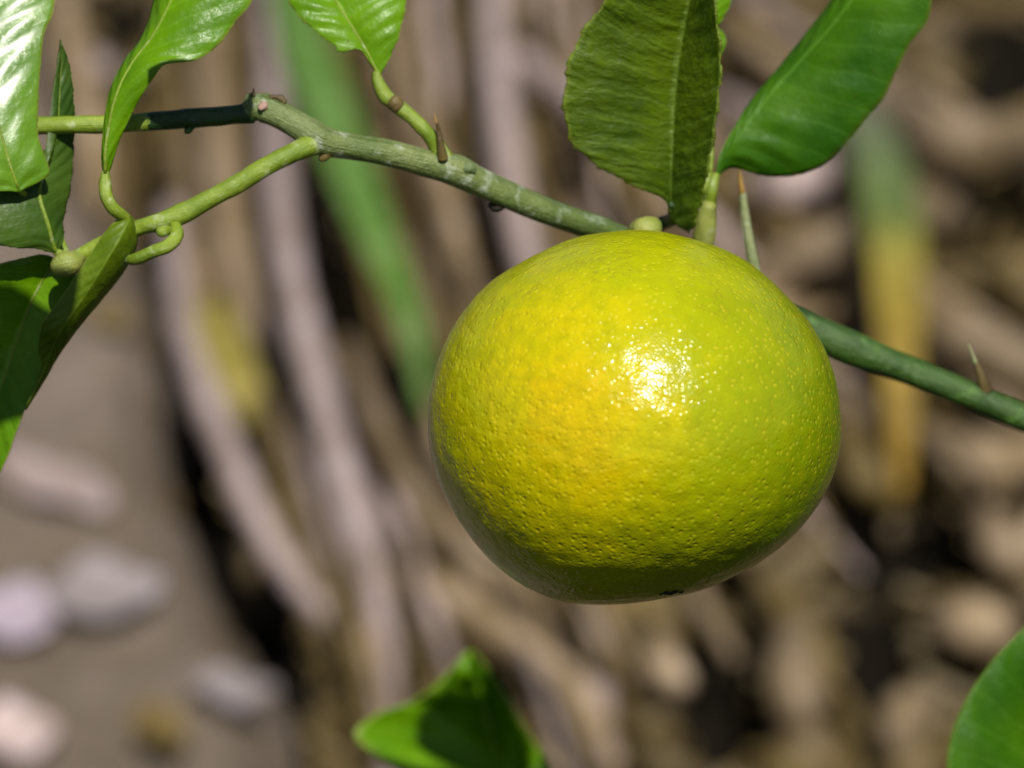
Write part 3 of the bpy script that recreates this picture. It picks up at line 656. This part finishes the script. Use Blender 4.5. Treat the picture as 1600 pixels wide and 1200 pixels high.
tag(blade('strap_leaf', [(325,470,60),(350,540,65),(385,620,60),(425,700,30)], 34, [('dry_yellow', 0, 1)]),
    'short yellowing strap leaf beside the curved pale stalk', 'leaf')

TONE = {'dry_tan': 'tan', 'dry_brown': 'brown', 'dry_pale': 'pale pinkish'}
ra = random.Random(21)
for i in range(95):
    dx = ra.uniform(-170, 560); y0 = ra.uniform(-160, 900); y1 = min(1320, y0+ra.uniform(260, 620)); k_ = 1+max(0, dx)/260
    pts = []
    for q in range(6):
        yy = y0+(y1-y0)*q/5; fx = np.interp(yy, [-160, 300, 620, 940, 1320], [405, 436, 502, 588, 690])-436
        pts.append((436+dx+fx*k_+ra.uniform(-8, 8), yy, 6+ra.uniform(10, 45)*math.sin(math.pi*q/5)))
    if sum(bare(p[0], p[1], .35) for p in pts) > 1: continue
    mt = ra.choice(['dry_tan', 'dry_tan', 'dry_pale', 'dry_brown', 'dry_brown'])
    tag(stalk(pts, ra.uniform(7, 19), mt, name='dry_straw', seed=500+i, n=40, sides=8, rough=.1),
        'thin %s dry straw among the thicker stalks on the ground' % TONE[mt], 'straw', 'thin straws on the ground')
for i in range(46):
    x0, y0 = ra.uniform(1000, 1640), ra.uniform(-60, 780); a = ra.choice([ra.gauss(.55, .25), ra.gauss(-.4, .3)]); ln = ra.uniform(180, 380)
    pts = [(x0+ln*t*math.cos(a), y0+ln*t*math.sin(a)+18*math.sin(3*t), 6+ra.uniform(10, 40)*math.sin(math.pi*(t+.5))) for t in (-.5, -.25, 0, .25, .5)]
    if any(bare(p[0], p[1], .35) for p in pts): continue
    mt = ra.choice(['dry_tan', 'dry_tan', 'dry_pale', 'dry_brown'])
    tag(stalk(pts, ra.uniform(9, 26), mt, name='dry_straw', seed=700+i, n=30, sides=8, rough=.1),
        'thin %s straw lying crosswise behind the thorny end of the branch' % TONE[mt], 'straw', 'crosswise straws on the ground')

# dead roots and chips heaped at the lower right
roots = [(1000,1010,1110,1120,40),(1060,960,1000,1180,34),(1220,930,1270,1120,52),(1290,830,1350,900,44),(1120,870,1230,840,42),(1420,880,1560,860,44),(1500,960,1440,1080,46),(1450,1090,1380,1180,40),(1180,1190,1330,1180,40),(980,1180,1090,1230,36),
         (1190,1010,1290,1080,34),(1380,760,1300,720,40),(1530,800,1610,900,40),(1430,1000,1540,1010,42),(1320,640,1400,800,36),(1040,1190,940,1110,36),(1240,1130,1290,1230,46),(1560,1020,1610,930,36),(1490,290,1600,420,40),(1420,250,1340,330,36),(1540,440,1640,480,40),(1080,1230,1220,1255,34),(1340,1240,1480,1200,38),(1500,130,1380,60,38),(1600,150,1500,20,30)]
roots += [(1240,950,1255,1150,46),(1450,985,1575,1000,44),(1020,1000,1050,1090,36),(1450,1100,1420,1190,46)]
for i, (x0, y0, x1, y1, r) in enumerate(roots):
    if i < len(roots)-4 and max(bare((x0+x1)/2, (y0+y1)/2, .3), bare(x0, y0, .55), bare(x1, y1, .55)): continue
    rs = random.Random(i); xm, ym = (x0+x1)/2+rs.uniform(-25, 25), (y0+y1)/2+rs.uniform(-25, 25)
    mt = rs.choice(['dry_brown', 'dry_brown', 'dry_tan', 'dry_tan']) if i < len(roots)-4 else 'dry_tan'
    tag(stalk([(x0, y0, 5), (xm, ym, rs.uniform(20, 50)), (x1, y1, 8)], r, mt, name='dead_root', flat=.85, seed=40+i, rough=.16, taper=.6, n=30),
        'gnarled %s piece of dead root lying in the tangled heap' % TONE[mt], 'root', 'dead roots in the heap')
# curled dead leaves
def dead_leaf(px, py, h, length, width, rz, mat, curl, seed):
    rs = np.random.RandomState(seed); V = []; U = []
    tl = rs.uniform(-.5, .5, 2)
    for i in range(13):
        t = i/12; hw = width*math.sin(math.pi*(.04+.92*t))**.8
        for j in range(-4, 5):
            u = j/4; V.append(((t-.5)*length, u*hw, curl*hw*u*u*1.2+curl*length*.5*(t-.5)**2*2+.003*math.sin(t*9+u*3+seed))); U.append((t*12, .5+.5*u))
    F = [(i*9+j, i*9+j+1, (i+1)*9+j+1, (i+1)*9+j) for i in range(12) for j in range(8)]
    o = mesh_obj('dead_leaf', V, F, M[mat], None, U)
    so = o.modifiers.new('thickness', 'SOLIDIFY'); so.thickness = .0006
    o.location = gp(px, py, h); o.rotation_euler = (tl[0], tl[1], rz)
    return o
rs = random.Random(5)
k = 0
for i in range(300):
    px, py = rs.uniform(-120, 1720), rs.uniform(-120, 1330)
    e = np.interp(gp(px, py).y, ey, ex)
    if gp(px, py).x < e+.02: continue
    left = px < 900
    if left and rs.random() < .75: continue
    mt = rs.choice(['dry_brown', 'dry_tan', 'dry_tan', 'dry_tan'] if not (px > 1000 and py > 850) else ['dry_brown', 'dry_brown', 'dry_brown', 'dry_tan'])
    if any(bare(px+a, py+b, .12) for a, b in ((0, 0), (70, 0), (-70, 0), (0, 45), (0, -45))): continue
    rz = rs.gauss(1.75, .35) if left else rs.uniform(0, 6.28)
    tag(dead_leaf(px, py, rs.uniform(.004, .025), rs.uniform(.04, .10), rs.uniform(.010, .022), rz, mt, rs.uniform(-.6, .9), i),
        'curled %s dead leaf among the litter %s' % (TONE[mt], 'between the straight stalks' if left else 'on the tangled ground'), 'leaf', 'dead leaves in the litter')
# pale flat leaves on the bare soil
for i, (px, py, ln, wd, rz, mt) in enumerate([(85,760,.075,.016,-.55,'dry_pale'),(165,930,.06,.024,.6,'dry_grey'),(15,965,.045,.022,-.4,'dry_white'),(20,1150,.04,.02,.1,'dry_pale'),(365,1080,.04,.012,-.1,'dry_grey'),(130,110,.05,.02,1.2,'dry_pale'),(250,1140,.05,.012,1.9,'dry_brown'),(175,500,.03,.012,1.0,'dry_brown')]):
    o = dead_leaf(px, py, .027, ln, wd, rz, mt, .2, 300+i); o.rotation_euler = (.1, .1, rz)
    tag(o, ['long pale leaf lying slantwise on the bare soil','wide greyish leaf flat on the bare soil','bright pinkish-white leaf on the bare soil under the folded leaf','small pinkish-white leaf at the bare soil, lowest of the pale ones','small greyish lilac leaf near the edge of the bare soil','pinkish pale leaf behind the glossy leaf','narrow brown leaf on the bare soil','short brown leaf on the soil beside the folded leaf'][i], 'leaf', 'leaves on the bare soil')
# fine litter nobody could count
V = []; F = []
rr = np.random.RandomState(11)
for i in range(5200):
    px, py = rr.uniform(-150, 1750), rr.uniform(-150, 1350); g = gp(px, py)
    if g.x < np.interp(g.y, ey, ex)+.03: continue
    if float(hollow(np.array(g.x), np.array(g.y))) > .2: continue
    a = rr.normal(1.75, .5) if px < 900 else rr.uniform(0, 6.28)
    d = np.array([math.cos(a), math.sin(a), rr.uniform(-.25, .25)]); n_ = np.array([-math.sin(a), math.cos(a), 0]); z_ = np.array([0, 0, 1.])
    l_ = rr.uniform(.006, .03); w_ = rr.uniform(.001, .0035); c_ = np.array([g.x, g.y, rr.uniform(-.004, .012)]); b = len(V)
    for s in (-1, 1):
        for q in range(3): V.append(c_+d*l_*s+n_*w_*math.cos(q*2.1)+z_*w_*math.sin(q*2.1))
    F += [(b, b+1, b+4, b+3), (b+1, b+2, b+5, b+4), (b+2, b, b+3, b+5), (b+2, b+1, b), (b+3, b+4, b+5)]
o = mesh_obj('leaf_litter', V, F, M['dry_brown'], None, [(0, 0)]*len(V), False)
tag(o, 'fine brown straw and leaf crumbs covering the ground', 'litter', kind='stuff')
